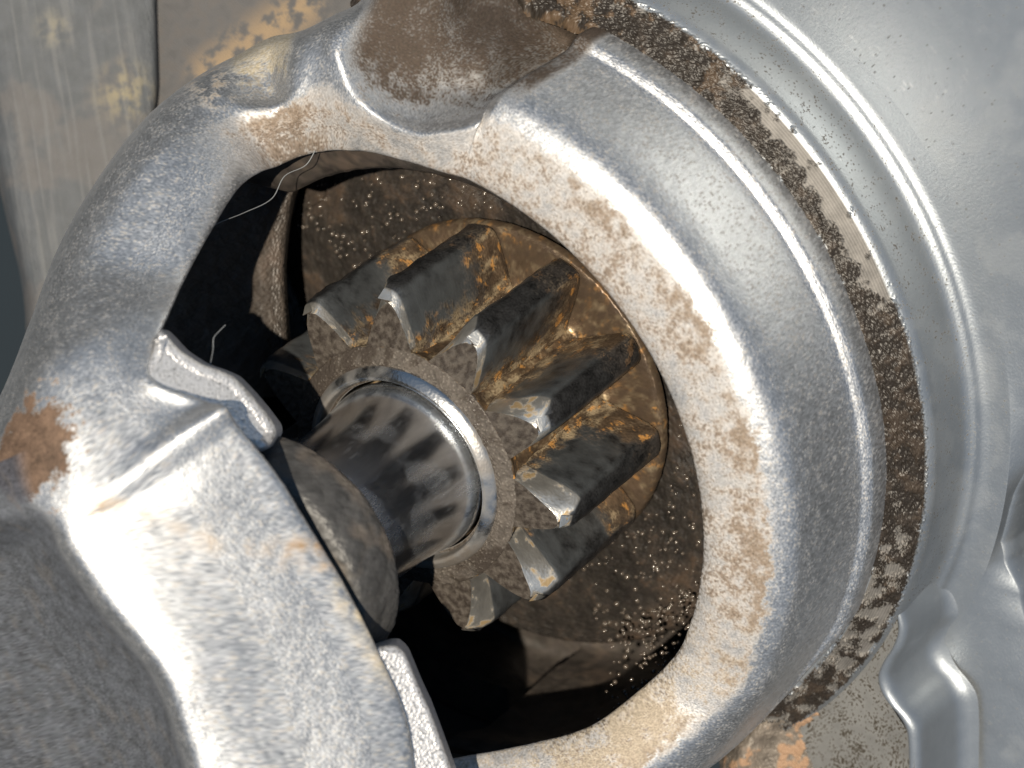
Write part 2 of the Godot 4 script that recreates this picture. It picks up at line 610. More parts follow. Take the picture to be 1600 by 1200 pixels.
# u: along the tooth (0 front, 1 back), v: across its outline (negative flank 0..., tip, positive flank ... 1)
func shade_tooth(p: Vector3, u: float, v: float, f: float, m: float, b: float) -> void:
	say(Vector3(0.050, 0.051, 0.054) * (1.0 + 0.7 * m + 0.5 * f), 0.34 + 0.1 * f, 0.75)
	var root := maxf(1.0 - smoothstep(0.06, 0.22, v + 0.10 * m), smoothstep(0.84, 0.95, v + 0.10 * m))
	var back := smoothstep(0.62, 0.80, u + 0.16 * m + 0.12 * b)
	var tip := smoothstep(0.36, 0.42, v) * (1.0 - smoothstep(0.58, 0.64, v))
	var rust := clampf(maxf(root, back * (1.0 - 0.75 * tip)), 0.0, 1.0)
	over((1.0 - tip) * (1.0 - rust) * (0.45 + 0.6 * b + 0.5 * m), Vector3(0.22, 0.24, 0.255), 0.33, 0.85)
	var along := p - A * ((p - G0).dot(A) * 0.55)
	var grain := n_mid.get_noise_3dv(along * 1.3 + Vector3(11, 0, 60))
	over(rust * 0.9, Vector3(0.085, 0.058, 0.036) * (1.0 + 0.8 * m + 0.5 * f), 0.40, 0.4)
	over(rust * smoothstep(-0.1, 0.55, grain + 0.5 * f + 0.35 * b + 0.25 * root - 0.12) * 0.75, Vector3(0.34, 0.27, 0.175), 0.42, 0.35)
	over(rust * smoothstep(0.0, 0.5, -m + 0.6 * f) * 0.8, Vector3(0.04, 0.028, 0.02), 0.35, 0.2)
	over(rust * 0.7 * smoothstep(0.22, 0.50, n_mid.get_noise_3dv(p * 1.1 + Vector3(5, 3, 80)) + 0.3 * f), Vector3(0.40, 0.19, 0.045), 0.6, 0.1)
	var bare := (1.0 - smoothstep(0.150, 0.168, u)) * smoothstep(0.60, 0.63, v) * (1.0 - smoothstep(0.90, 0.95, v))
	bare = maxf(bare, (1.0 - smoothstep(0.07, 0.085, u)) * smoothstep(0.1, 0.14, v))
	over(bare, Vector3(0.55, 0.53, 0.49) * (1.0 + 0.4 * m), 0.34, 0.9)
	over(bare * smoothstep(0.15, 0.4, m), Vector3(0.25, 0.18, 0.10), 0.5, 0.4)
	s_high = 0.5 + 0.12 * f + rust * (0.25 * f + 0.35 * m)


func shade_hub(p: Vector3, u: float, v: float, f: float, m: float, b: float) -> void:
	if v < 4.0 + 0.6 * m:
		say(Vector3(0.060, 0.052, 0.045) * (1.0 + 0.5 * m + 0.4 * f), 0.62, 0.05)
		over(smoothstep(-0.05, 0.25, b + 0.6 * m + 0.3 * (u - 40.0) / 90.0), Vector3(0.034, 0.028, 0.023), 0.42, 0.1)
		over(smoothstep(0.40, 0.55, f) * 0.5, Vector3(0.15, 0.135, 0.118), 0.55, 0.1)
		s_high = 0.5 + 0.5 * f + 0.4 * m
		return
	var along := p - A * ((p - G0).dot(A) * 0.55)
	var grain := n_mid.get_noise_3dv(along * 1.3 + Vector3(11, 0, 60))
	say(Vector3(0.085, 0.058, 0.036) * (1.0 + 0.8 * m + 0.5 * f), 0.42, 0.4)
	over(smoothstep(-0.05, 0.55, grain + 0.5 * f + 0.35 * b) * 0.75, Vector3(0.36, 0.29, 0.185), 0.42, 0.35)
	over(smoothstep(0.0, 0.5, -m + 0.6 * f) * 0.8, Vector3(0.04, 0.028, 0.02), 0.35, 0.2)
	over(0.7 * smoothstep(0.22, 0.50, n_mid.get_noise_3dv(p * 1.1 + Vector3(50, 3, 8)) + 0.3 * f), Vector3(0.40, 0.19, 0.045), 0.6, 0.1)
	over(smoothstep(7.6, 8.4, v) * (0.75 + 0.8 * m), Vector3(0.05, 0.036, 0.025), 0.38, 0.4)
	s_high = 0.5 + 0.3 * f + 0.4 * m


# ------------------------------------------------------------------ housing

# a row of the casting: the window edge, then outward to the far side; each point is x, y, z
func row(q: Array) -> PackedVector3Array:
	var c := PackedVector3Array()
	for i in range(0, q.size(), 3):
		c.append(at(q[i], q[i + 1], q[i + 2]))
	var inward := (c[1] - c[0])
	inward.z = 0.0
	inward = inward.normalized()
	var out := PackedVector3Array([c[0] + inward * 46.0 + Vector3(0, 0, -130), c[0] + inward * 1.0 + Vector3(0, 0, -16)])
	out.append_array(c)
	var last := c[c.size() - 1]
	out.append(last + Vector3(0, 0, -110))
	while out.size() < 12:
		out.append(out[out.size() - 1] + Vector3(0, 0, -80))
	return out


func ring_row(deg: float, full := 1.0) -> PackedVector3Array:
	var out := PackedVector3Array()
	for q in [[140, 560], [66, 524], [46, 517], [39, 532], [50, 602], [61, 630], [80, 651], [116, 660], [272, 664], [279, 672], [288, 678], [340, 675]]:
		out.append(axial(q[0], q[1], deg))
	return out


# where the round wall ends at the bolt pocket: its outer half drops away
func end_row(deg: float, keep: float) -> PackedVector3Array:
	var out := ring_row(deg)
	var dip := [0.0, 0.0, 0.0, 0.0, 0.0, 12.0, 60.0, 118.0, 120.0, 110.0, 105.0, 100.0]
	for c in range(5, 12):
		out[c].z -= dip[c] if keep < 0.5 else dip[c] * 0.05
	return out


# how far the flange reaches: widest above, nipped in at the right, running out again into the bolt ear
func rim_radius(deg: float) -> float:
	var table := [[-12.0, 1400.0], [2.0, 1180.0], [7.0, 1103.0], [12.0, 1022.0], [18.0, 953.0], [24.5, 896.0], [28.3, 858.0], [31.5, 815.0], [34.5, 795.0], [40.0, 803.0], [46.0, 826.0], [52.0, 850.0], [62.0, 1000.0], [78.0, 1330.0], [170.0, 1330.0]]
	for k in range(1, table.size()):
		if deg <= table[k][0]:
			return lerpf(table[k - 1][1], table[k][1], smoothstep(0.0, 1.0, (deg - table[k - 1][0]) / (table[k][0] - table[k - 1][0])) * 0.5 + 0.5 * (deg - table[k - 1][0]) / (table[k][0] - table[k - 1][0]))
	return 1330.0


func build_housing() -> void:
	var base := axial(0, 0, 0)
	var t := thing("starter_housing", "silver cast aluminium starter motor housing with a large round window rimmed in brown grime", "engine part", base)
	var rows := []
	# nose, from the bottom of the picture upwards along the bushing
	rows.append(row([655, 1290, 381, 600, 1300, 409, 520, 1305, 430, 400, 1312, 462, 345, 1312, 464, 332, 1312, 452, 312, 1312, 390, 210, 1310, 170, 40, 1300, -100]))
	rows.append(row([636, 1130, 394, 575, 1138, 422, 460, 1146, 458, 336, 1150, 494, 296, 1150, 497, 284, 1151, 484, 264, 1155, 420, 170, 1190, 230, 0, 1230, -20]))
	rows.append(row([590, 1020, 414, 530, 1024, 440, 430, 1034, 473, 296, 1046, 516, 256, 1048, 519, 244, 1050, 506, 224, 1054, 444, 130, 1090, 260, -40, 1140, 20]))
	rows.append(row([540, 920, 430, 480, 922, 456, 370, 926, 492, 228, 930, 530, 172, 940, 532, 160, 943, 520, 140, 950, 460, 64, 984, 284, -80, 1020, 80]))
	rows.append(row([480, 820, 452, 425, 824, 476, 320, 838, 508, 172, 852, 540, 118, 860, 540, 106, 863, 528, 88, 868, 478, 20, 895, 316, -110, 920, 140]))
	rows.append(row([430, 740, 476, 385, 755, 494, 295, 790, 520, 152, 822, 544, 106, 830, 542, 94, 832, 532, 78, 838, 492, 15, 860, 360, -120, 880, 200]))
	rows.append(row([372, 668, 498, 345, 688, 508, 275, 738, 524, 144, 806, 546, 102, 812, 542, 88, 815, 534, 70, 820, 510, 10, 838, 420, -120, 860, 280]))
	rows.append(row([350, 636, 514, 320, 654, 522, 258, 697, 532, 140, 788, 549, 98, 792, 543, 80, 796, 536, 58, 803, 522, 0, 820, 470, -120, 838, 380]))
	rows.append(row([322, 628, 484, 290, 642, 492, 234, 678, 515, 124, 760, 546, 82, 772, 538, 62, 778, 530, 34, 786, 515, -20, 802, 480, -130, 820, 410]))
	rows.append(row([246, 600, 488, 222, 608, 494, 178, 626, 506, 116, 654, 522, 74, 682, 520, 46, 700, 512, 10, 718, 490, -30, 732, 450, -90, 748, 370]))
	rows.append(row([234, 556, 458, 210, 556, 466, 152, 546, 474, 92, 566, 480, 56, 584, 466, 34, 598, 430, 18, 608, 370, 6, 614, 280, 2, 616, 150]))
	rows.append(row([262, 492, 388, 228, 490, 406, 172, 492, 420, 112, 498, 410, 84, 503, 388, 64, 506, 350, 52, 509, 288, 46, 510, 198, 46, 510, 64]))
	rows.append(row([290, 430, 292, 254, 424, 312, 202, 416, 322, 144, 408, 308, 118, 404, 284, 102, 401, 246, 92, 399, 190, 88, 398, 110, 88, 398, -20]))
	rows.append(row([322, 372, 252, 290, 362, 274, 244, 350, 284, 186, 336, 272, 160, 330, 250, 142, 325, 216, 132, 322, 168, 128, 321, 92, 128, 321, -60]))
	rows.append(row([370, 295, 188, 343, 282, 216, 296, 262, 230, 246, 244, 226, 226, 237, 208, 208, 229, 176, 200, 223, 126, 197, 221, 50, 197, 221, -90]))
	rows.append(row([405, 268, 138, 380, 244, 166, 342, 216, 180, 312, 195, 172, 286, 177, 148, 268, 165, 112, 259, 159, 72, 257, 158, 0, 257, 158, -110]))
	rows.append(row([431, 259, 92, 413, 230, 122, 390, 203, 140, 364, 174, 140, 347, 148, 120, 335, 128, 86, 326, 115, 44, 323, 112, -30, 323, 112, -110]))
	rows.append(row([450, 250, 84, 438, 221, 116, 422, 194, 136, 402, 172, 140, 388, 152, 104, 382, 122, 72, 378, 97, 42, 376, 86, -20, 376, 84, -100]))
	rows.append(row([465, 244, 82, 456, 214, 116, 446, 188, 138, 434, 166, 142, 427, 152, 96, 422, 116, 68, 420, 76, 42, 420, 62, -20, 420, 60, -100]))
	rows.append(row([480, 240, 86, 473, 210, 122, 466, 180, 148, 461, 150, 164, 457, 130, 162, 458, 100, 160, 464, 68, 148, 472, 52, 80, 474, 48, -40]))
	rows.append(row([492, 237, 96, 489, 205, 132, 488, 170, 160, 491, 130, 182, 495, 100, 190, 501, 70, 190, 508, 45, 172, 518, 30, 90, 522, 24, -40]))
	rows.append(row([515, 234, 120, 516, 204, 154, 519, 174, 184, 524, 134, 208, 525, 100, 216, 525, 76, 214, 534, 46, 196, 552, 16, 120, 556, 8, 0]))
	rows.append(row([545, 234, 150, 550, 211, 180, 555, 190, 206, 557, 160, 226, 558, 130, 216, 560, 95, 200, 570, 55, 188, 588, 10, 180, 600, -40, 170]))
	rows.append(row([580, 237, 178, 588, 220, 202, 595, 205, 222, 602, 190, 238, 607, 165, 214, 612, 125, 188, 620, 75, 178, 634, 20, 176, 650, -40, 176]))
	rows.append(row([620, 247, 205, 630, 232, 228, 638, 220, 244, 646, 208, 256, 653, 186, 226, 662, 140, 182, 670, 85, 172, 684, 25, 164, 700, -40, 150]))
	rows.append(row([660, 258, 228, 672, 239, 252, 682, 222, 268, 692, 206, 278, 700, 182, 236, 708, 140, 180, 716, 90, 172, 730, 35, 128, 750, -35, 60]))
	rows.append(row([700, 270, 249, 716, 245, 275, 730, 222, 292, 743, 194, 304, 746, 175, 256, 753, 140, 182, 760, 95, 174, 775, 45, 124, 798, -25, 50]))
	rows.append(end_row(123.4, 0.0))
	rows.append(end_row(122.4, 1.0))
	for deg in [121.6, 117, 108, 99, 90, 81, 72, 63, 54, 46, 38, 30, 23]:
		rows.append(ring_row(deg))
	# lower strut
	rows.append(row([1000, 1080, 44, 1018, 1100, 62, 1056, 1132, 76, 1084, 1154, 70, 1112, 1164, 42, 1134, 1162, 8, 1182, 1130, -112, 1188, 1130, -128, 1180, 1126, -172]))
	rows.append(row([928, 1133, 52, 940, 1154, 70, 968, 1188, 84, 990, 1214, 80, 1014, 1234, 54, 1034, 1240, 20, 1084, 1212, -104, 1090, 1212, -120, 1082, 1208, -164]))
	rows.append(row([825, 1164, 88, 830, 1186, 106, 842, 1222, 118, 850, 1252, 116, 862, 1280, 100, 872, 1300, 70, 880, 1310, 30, 884, 1310, 10, 884, 1310, -60]))
	rows.append(row([701, 1188, 140, 703, 1212, 158, 708, 1248, 168, 712, 1278, 166, 718, 1306, 150, 724, 1326, 120, 728, 1336, 80, 730, 1338, 50, 730, 1338, -30]))
	rows.append(row([600, 1215, 200, 600, 1240, 216, 600, 1276, 224, 600, 1306, 222, 600, 1334, 206, 600, 1354, 176, 600, 1364, 136, 600, 1366, 100, 600, 1366, 20]))
	var g := loft(rows, 3.4, PackedInt32Array([6, 4, 8, 28, 12, 11, 13, 28, 28, 22, 8]))
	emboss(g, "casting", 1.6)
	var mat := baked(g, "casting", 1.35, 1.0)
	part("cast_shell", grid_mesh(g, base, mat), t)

	# register and mounting flange behind the window
	var profile := [[336, 652], [337, 668], [341, 676], [351, 690], [362, 706], [373, 722], [379, 728], [390, 733], [402, 734], [484, 735], [494, 741], [500, 749], [508, 756], [513, 766], [518, 800]]
	var fg := turned(profile, PackedInt32Array([2, 4, 14, 14, 14, 5, 7, 7, 18, 5, 5, 6, 6, 12]), -12, 162, 740)
	var fp: PackedVector3Array = fg.p
	# the flange runs on outward to its rim, which lies nearer on the lower side
	var wide := PackedVector3Array()
	var more := 90
	var nv0: int = fg.nv
	for i in int(fg.nu):
		var deg: float = fg.ru[i]
		var rim := rim_radius(deg)
		for j in nv0:
			wide.append(fp[i * nv0 + j])
		for k in more:
			var w := (k + 1.0) / (more - 15)
			if w <= 1.0:
				wide.append(axial(518.0 + 26.0 * w, lerpf(800.0, maxf(rim, 801.0), w), deg))
			else:
				var q := (w - 1.0) * (more - 15) / 15.0
				wide.append(axial(544.0 + 70.0 * q * q + 6.0 * q, maxf(rim, 801.0) + 16.0 * sin(q * PI / 2), deg))
	fg.p = wide
	fg.nv = nv0 + more
	for k in more:
		fg.cv.append(14.0 + (k + 1.0) * 0.03)
	emboss(fg, "flange", 3.5)
	part("mounting_flange", grid_mesh(fg, base, baked(fg, "flange", 2.0, 1.4)), t)

	# closed inside of the nose, seen through the window
	var bg := turned([[44, 530], [70, 526], [110, 540], [160, 562], [260, 566], [360, 566], [470, 566], [476, 500], [478, 100]], PackedInt32Array([3, 4, 5, 10, 10, 12, 6, 8]), -40, 320, 240)
	for i in int(bg.nu):
		var cutin := smoothstep(92.0, 104.0, bg.ru[i]) * (1.0 - smoothstep(172.0, 186.0, bg.ru[i]))
		var away := smoothstep(180.0, 190.0, bg.ru[i])
		for j in int(bg.nv):
			var k: int = i * bg.nv + j
			var ax: Vector3 = G0 + A * (bg.p[k] - G0).dot(A)
			var rad: Vector3 = bg.p[k] - ax
			var r := rad.length()
			var h: float = (bg.p[k] - G0).dot(A)
			var low := 1.0 - smoothstep(20.0, 45.0, bg.ru[i])
			if low > 0.0 and h < 372.0:
				r = lerpf(r, lerpf(r, 440.0, smoothstep(150.0, 365.0, h)), low)
			if away > 0.0:
				ax += A * (away * maxf(0.0, 235.0 - h))
			var want := lerpf(r, minf(r, 455.0), cutin * smoothstep(70.0, 130.0, h))
			want += 40.0 * away * smoothstep(150.0, 230.0, h) * smoothstep(400.0, 500.0, r)
			bg.p[k] = ax + rad * (want / maxf(r, 1.0))
	bg.out = bg.get("out", true)
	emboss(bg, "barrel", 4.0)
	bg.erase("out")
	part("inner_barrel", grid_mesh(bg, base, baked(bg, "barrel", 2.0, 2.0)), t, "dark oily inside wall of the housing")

	var ng := turned([[-330, 300], [-200, 400], [-60, 500], [60, 578], [150, 610], [250, 612]], PackedInt32Array([4, 4, 4, 4, 2]), 232, 348, 60)
	part("nose_wall", grid_mesh(ng, base, plain("nose wall", Vector3(0.03, 0.025, 0.02), 0.6, 0.05)), t)
	var wg := patch([[[200, 250, -60], [330, 235, -130], [420, 222, -190], [478, 220, -226], [496, 220, -236], [502, 222, -280], [502, 222, -420]],
		[[190, 330, -60], [300, 318, -140], [380, 306, -190], [440, 298, -226], [458, 296, -240], [464, 297, -285], [464, 297, -430]],
		[[180, 420, -60], [280, 410, -130], [360, 404, -190], [422, 400, -230], [441, 399, -244], [447, 400, -290], [447, 400, -440]],
		[[180, 520, -60], [270, 512, -130], [350, 508, -190], [424, 505, -234], [444, 504, -248], [450, 505, -295], [450, 505, -450]],
		[[180, 640, -60], [270, 630, -130], [350, 624, -190], [430, 620, -240], [456, 618, -254], [464, 618, -300], [464, 618, -460]]], 120, 120)
	emboss(wg, "web", 5.0)
	part("inner_web", grid_mesh(wg, base, baked(wg, "web", 1.5, 2.0)), t, "brown oily inner web at the left of the window")

	# lugs cast on the nose beside the bushing
	var cast := stone_material()
	part("cast_lug", slab([[248, 514, 457], [280, 546, 444], [312, 567, 432], [340, 577, 422], [364, 588, 413], [386, 610, 404], [410, 638, 394], [429, 664, 386], [431, 678, 385], [420, 698, 410], [404, 706, 414], [362, 694, 426], [332, 666, 437], [304, 652, 447], [268, 638, 461], [232, 618, 475], [212, 586, 482], [236, 548, 459]], 130.0, 16.0, base, cast), t, "rounded lug above the bushing")
	part("cast_lip", slab([[576, 1020, 407], [606, 1009, 399], [620, 1010, 393], [634, 1024, 387], [654, 1072, 379], [671, 1109, 372], [690, 1160, 364], [715, 1230, 353], [735, 1290, 345], [610, 1300, 385], [606, 1200, 388], [590, 1100, 394]], 130.0, 11.0, base, cast), t, "flat lip below the bushing")

	# bolt ear at the lower right
	var face_rows := []
	for r in [[[1100, 1330], [1130, 1190], [1200, 1090], [1275, 1005], [1345, 905]], [[1160, 1330], [1200, 1190], [1262, 1105], [1325, 1040], [1378, 930]], [[1240, 1330], [1280, 1190], [1320, 1110], [1352, 1050], [1394, 945]], [[1340, 1330], [1345, 1200], [1350, 1120], [1366, 1056], [1402, 970]], [[1424, 1330], [1424, 1160], [1390, 1098], [1377, 1057], [1404, 1000]]]:
		var line := []
		for q in r:
			line.append(on_plane(q[0], q[1], 384.0))
		face_rows.append(line)
	var sg := free_patch(face_rows, 60, 70)
	part("ear_face", grid_mesh(sg, base, baked(sg, "sealant", 3.0, 0.8)), t, "grey speckled machined face of the bolt ear")
	# the ear's thickness: a rounded wall from its face down to the flange
	var ear_rows := []
	for r in [[1388, 925], [1402, 955], [1408, 985], [1401, 1012], [1386, 1036], [1378, 1058], [1381, 1078], [1392, 1098], [1409, 1118], [1421, 1138], [1425, 1164], [1425, 1320]]:
		var line := PackedVector3Array()
		var grow: float = clampf(0.25 + ear_rows.size() * 0.25, 0.0, 1.0)
		for q in [[-9.0, 2.0], [-4.0, 0.0], [3.0, 1.5], [9.0, 7.0], [13.0, 18.0], [16.0, 48.0], [19.0, 92.0], [25.0, 118.0], [38.0, 131.0], [54.0, 137.0]]:
			line.append(on_plane(r[0], r[1], 383.0) + (E1 * 0.6 + E2 * 0.8) * (q[0] * grow) + A * q[1])
		ear_rows.append(line)
	var eg := free_patch(ear_rows, 150, 108)
	emboss(eg, "earside", 1.0)
	part("bolt_ear", grid_mesh(eg, base, baked(eg, "earside", 2.0, 1.0)), t, "rounded bright edge of the bolt ear")
	var rings := []
	var c := on_plane(1262, 1206, 386)
	for q in [[0.0, 10.0], [40.0, 14.0], [76.0, 22.0], [92.0, 34.0], [104.0, 42.0], [114.0, 40.0], [124.0, 20.0], [130.0, -10.0], [134.0, -60.0]]:
		var rr := []
		for k in 49:
			var an := TAU * k / 48.0
			var o := Vector3(cos(an) * 1.05, sin(an), 0.0) * maxf(q[0], 0.5)
			rr.append(c + o + Vector3(0, 0, q[1] + o.x * 0.25 + o.y * 0.2))
		rings.append(rr)
	var og := free_patch(rings, 90, 200)
	emboss(og, "boss", 5.0)
	part("bolt_boss", grid_mesh(og, base, baked(og, "boss", 1.5, 2.0)), t, "round boss caked with dark grime")


func stone_material() -> StandardMaterial3D:
	var m := plain("cast aluminium", Vector3(0.58, 0.585, 0.60), 0.5, 0.78)
	m.uv1_triplanar = true
	m.uv1_scale = Vector3.ONE * (1.0 / (300.0 * S))
	var img := Image.create_empty(512, 512, false, Image.FORMAT_RGBA8)
	var al := Image.create_empty(512, 512, false, Image.FORMAT_RGBA8)
	var nz := FastNoiseLite.new()
	nz.seed = 77
	nz.frequency = 1.0 / 11.0
	nz.fractal_octaves = 3
	var bytes := nz.get_seamless_image(512, 512).get_data()
	for y in 512:
		for x in 512:
			var q := bytes[y * 512 + x] / 255.0
			img.set_pixel(x, y, Color(q, q, q))
			var w := 1.0 - 0.55 * smoothstep(0.62, 0.78, q)
			al.set_pixel(x, y, Color(0.80 * w, 0.795 * w, 0.79 * w))
	m.albedo_color = Color.WHITE
	m.albedo_texture = ImageTexture.create_from_image(al)
	m.heightmap_enabled = true
	m.heightmap_texture = ImageTexture.create_from_image(img)
	m.heightmap_scale = 2.0 * S * 100.0
	return m


func patch(ctrl: Array, nu: int, nv: int) -> Dictionary:
	var rows := []
	for r in ctrl:
		var o := []
		for q in r:
			o.append(at(q[0], q[1], q[2]))
		rows.append(o)
	return free_patch(rows, nu, nv)


func free_patch(rows: Array, nu: int, nv: int) -> Dictionary:
	var nr := rows.size()
	var packed := []
	for r in rows:
		packed.append(PackedVector3Array(r))
	var nc: int = packed[0].size()
	var per := PackedInt32Array()
	for c in nc - 1:
		per.append(maxi(1, nv / (nc - 1)))
	var len := 0.0
	for r in range(1, nr):
		len += packed[r][nc / 2].distance_to(packed[r - 1][nc / 2])
	return loft(packed, len / nu, per)


# a block with a flat, sloping top cut to an outline, its edges rounded
func slab(outline: Array, depth: float, bevel: float, base: Vector3, mat: Material) -> ArrayMesh:
	var pts := PackedVector3Array()
	var n := outline.size()
	for i in n:
		var p: Array[Vector3] = []
		for k in 4:
			var q: Array = outline[(i + k - 1 + n) % n]
			p.append(at(q[0], q[1], q[2]))
		for k in 6:
			pts.append(p[1].cubic_interpolate(p[2], p[0], p[3], k / 6.0).lerp(p[1].lerp(p[2], k / 6.0), 0.5))
	var mid := Vector3.ZERO
	for p in pts:
		mid += p / pts.size()
	var area := 0.0
	for i in pts.size():
		var a := pts[i]
		var b := pts[(i + 1) % pts.size()]
		area += a.x * b.y - b.x * a.y
	var side := 1.0 if area > 0.0 else -1.0
	var rings := []
	for q in [[0.0, -depth], [0.0, -depth * 0.4], [0.0, -bevel], [bevel * 0.1, -bevel * 0.6], [bevel * 0.35, -bevel * 0.25], [bevel * 0.7, -bevel * 0.06], [bevel, 0.0]]:
		var r := PackedVector3Array()
		for i in pts.size():
			var d := pts[(i + 1) % pts.size()] - pts[(i - 1 + pts.size()) % pts.size()]
			var inw := Vector3(-d.y, d.x, 0).normalized() * side
			r.append(pts[i] + inw * q[0] + Vector3(0, 0, q[1]))
		rings.append(r)
	var g := {"p": PackedVector3Array(), "nu": rings.size(), "nv": pts.size() + 1, "ru": PackedFloat32Array(), "cv": PackedFloat32Array()}
	for r in rings:
		for i in pts.size() + 1:
			g.p.append(r[i % pts.size()])
	var mesh := grid_mesh(g, base, mat)
	# the top, one sheet of triangles
	var top: PackedVector3Array = rings[rings.size() - 1]
	var flat := PackedVector2Array()
	for p in pts:
		flat.append(Vector2(p.x, p.y))
	var tri := Geometry2D.triangulate_polygon(flat)
	var lean := Vector3.ZERO
	for k in range(0, tri.size(), 3):
		var w := (top[tri[k + 1]] - top[tri[k]]).cross(top[tri[k + 2]] - top[tri[k]])
		lean += w * signf(w.z)
	lean = lean.normalized()
	var st := SurfaceTool.new()
	st.begin(Mesh.PRIMITIVE_TRIANGLES)
	for k in range(0, tri.size(), 3):
		var q := [top[tri[k]], top[tri[k + 1]], top[tri[k + 2]]]
		if (q[2] - q[0]).cross(q[1] - q[0]).z < 0.0:
			q = [q[0], q[2], q[1]]
		for p in q:
			st.set_normal(Vector3(lean.x, lean.z, -lean.y))
			st.set_uv(Vector2.ZERO)
			st.add_vertex(metres(p - base))
	st.commit(mesh)
	mesh.surface_set_material(1, mat)
	return mesh


# ------------------------------------------------------------------ inside

func build_shield() -> void:
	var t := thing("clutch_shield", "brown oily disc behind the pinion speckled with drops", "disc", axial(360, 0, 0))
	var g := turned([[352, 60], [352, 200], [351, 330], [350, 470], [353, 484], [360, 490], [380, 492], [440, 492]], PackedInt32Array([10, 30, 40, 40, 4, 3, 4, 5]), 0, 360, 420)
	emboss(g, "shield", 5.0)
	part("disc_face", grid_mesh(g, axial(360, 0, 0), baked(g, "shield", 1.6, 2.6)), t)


# ------------------------------------------------------------------ pinion

func tooth_mesh(deg: float, which: int, base: Vector3, mat: Material, cap: Material) -> ArrayMesh:
	var rng := RandomNumberGenerator.new()
	rng.seed = 50 + which
	var rad := (E1 * cos(deg_to_rad(deg)) + E2 * sin(deg_to_rad(deg)))
	var tan := (-E1 * sin(deg_to_rad(deg)) + E2 * cos(deg_to_rad(deg)))
	var side := [[182.0, 52.0], [192.0, 45.5], [204.0, 41.5], [219.0, 39.5], [239.0, 36.5], [260.0, 33.0], [278.0, 29.0], [290.0, 25.0], [297.0, 19.5], [300.5, 11.0]]
	var line := []
	for q in side:
		line.append([q[0], -q[1]])
	line.append([302.0, 0.0])
	for k in range(side.size() - 1, -1, -1):
		line.append(side[k])
	var n := line.size()
	var cut := 25.0 + 5.0 * rng.randf()
	var back := 5.0 + 3.0 * rng.randf()
	var hs := [0.0, 3.0, 12.0, 24.0, 38.0, 46.0, 49.0, 56.0]
	for k in 20:
		hs.append(64.0 + 212.0 * k / 19.0)
	hs.append(281.0)
	hs.append(285.0)
	var g := {"p": PackedVector3Array(), "nu": hs.size(), "nv": n, "ru": PackedFloat32Array(), "cv": PackedFloat32Array()}
	for h in hs:
		g.ru.append(h / 300.0)
		for k in n:
			var r: float = line[k][0]
			var q: float = line[k][1]
			var high := clampf((r - 206.0) / 92.0, 0.0, 1.0)
			if q > 0.0:
				q -= cut * high * clampf((48.0 - h) / 48.0, 0.0, 1.0)
			else:
				q += back * high * clampf((22.0 - h) / 22.0, 0.0, 1.0)
			r -= 16.0 * high * high * pow(clampf((26.0 - h) / 26.0, 0.0, 1.0), 1.5) + 5.0 * high * clampf((h - 277.0) / 8.0, 0.0, 1.0)
			var p: Vector3 = GP + A * (float(h) + 14.0) + rad * r + tan * q
			p += (rad + tan * 0.4) * (4.0 * n_mid.get_noise_3dv(p * 0.8))
			g.p.append(p)
	for k in n:
		g.cv.append(k / (n - 1.0))
	g.out = true
	var m := ArrayMesh.new()
	# orientation: the tip must look outward
	var nn := normals(g)
	var mid := 12 * n + n / 2
	g.out = nn[mid].dot(rad) > 0.0
	m.add_surface_from_arrays(Mesh.PRIMITIVE_TRIANGLES, crisp(grid_arrays(g, base), 38.0))
	m.surface_set_material(0, mat)
	for end in 2:
		var st := SurfaceTool.new()
		st.begin(Mesh.PRIMITIVE_TRIANGLES)
		var o := 0 if end == 0 else (hs.size() - 1) * n
		var half := n / 2
		for k in half:
			var a: Vector3 = metres(g.p[o + k] - base)
			var b: Vector3 = metres(g.p[o + k + 1] - base)
			var c: Vector3 = metres(g.p[o + n - 1 - k] - base)
			var d: Vector3 = metres(g.p[o + n - 2 - k] - base)
			var want := metres(-A if end == 0 else A)
			for tri in [[a, b, c], [b, d, c]]:
				if (tri[2] - tri[0]).cross(tri[1] - tri[0]).dot(want) < 0.0:
					tri = [tri[0], tri[2], tri[1]]
				for q in tri:
					st.set_normal(want.normalized())
					st.set_uv(Vector2(q.x, q.z) / (260.0 * S))
					st.add_vertex(q)
		st.commit(m)
		m.surface_set_material(m.get_surface_count() - 1, cap)
	return m


# splits shared normals where neighbouring faces meet at more than the given angle
func crisp(arr: Array, deg: float) -> Array:
	var v: PackedVector3Array = arr[Mesh.ARRAY_VERTEX]
	var uv: PackedVector2Array = arr[Mesh.ARRAY_TEX_UV]
	var idx: PackedInt32Array = arr[Mesh.ARRAY_INDEX]
	var fn := PackedVector3Array()
	var touch := {}
	for f in idx.size() / 3:
		var a := v[idx[f * 3]]
		var n := (v[idx[f * 3 + 2]] - a).cross(v[idx[f * 3 + 1]] - a)
		fn.append(n.normalized())
		for k in 3:
			if not touch.has(idx[f * 3 + k]):
				touch[idx[f * 3 + k]] = []
			touch[idx[f * 3 + k]].append(f)
	var ov := PackedVector3Array()
	var on := PackedVector3Array()
	var ou := PackedVector2Array()
	var lim := cos(deg_to_rad(deg))
	for f in idx.size() / 3:
		for k in 3:
			var i := idx[f * 3 + k]
			var n := Vector3.ZERO
			for q in touch[i]:
				if fn[q].dot(fn[f]) > lim:
					n += fn[q]
			ov.append(v[i])
			on.append(n.normalized())
			ou.append(uv[i])
	var out := []
	out.resize(Mesh.ARRAY_MAX)
	out[Mesh.ARRAY_VERTEX] = ov
	out[Mesh.ARRAY_NORMAL] = on
	out[Mesh.ARRAY_TEX_UV] = ou
	return out


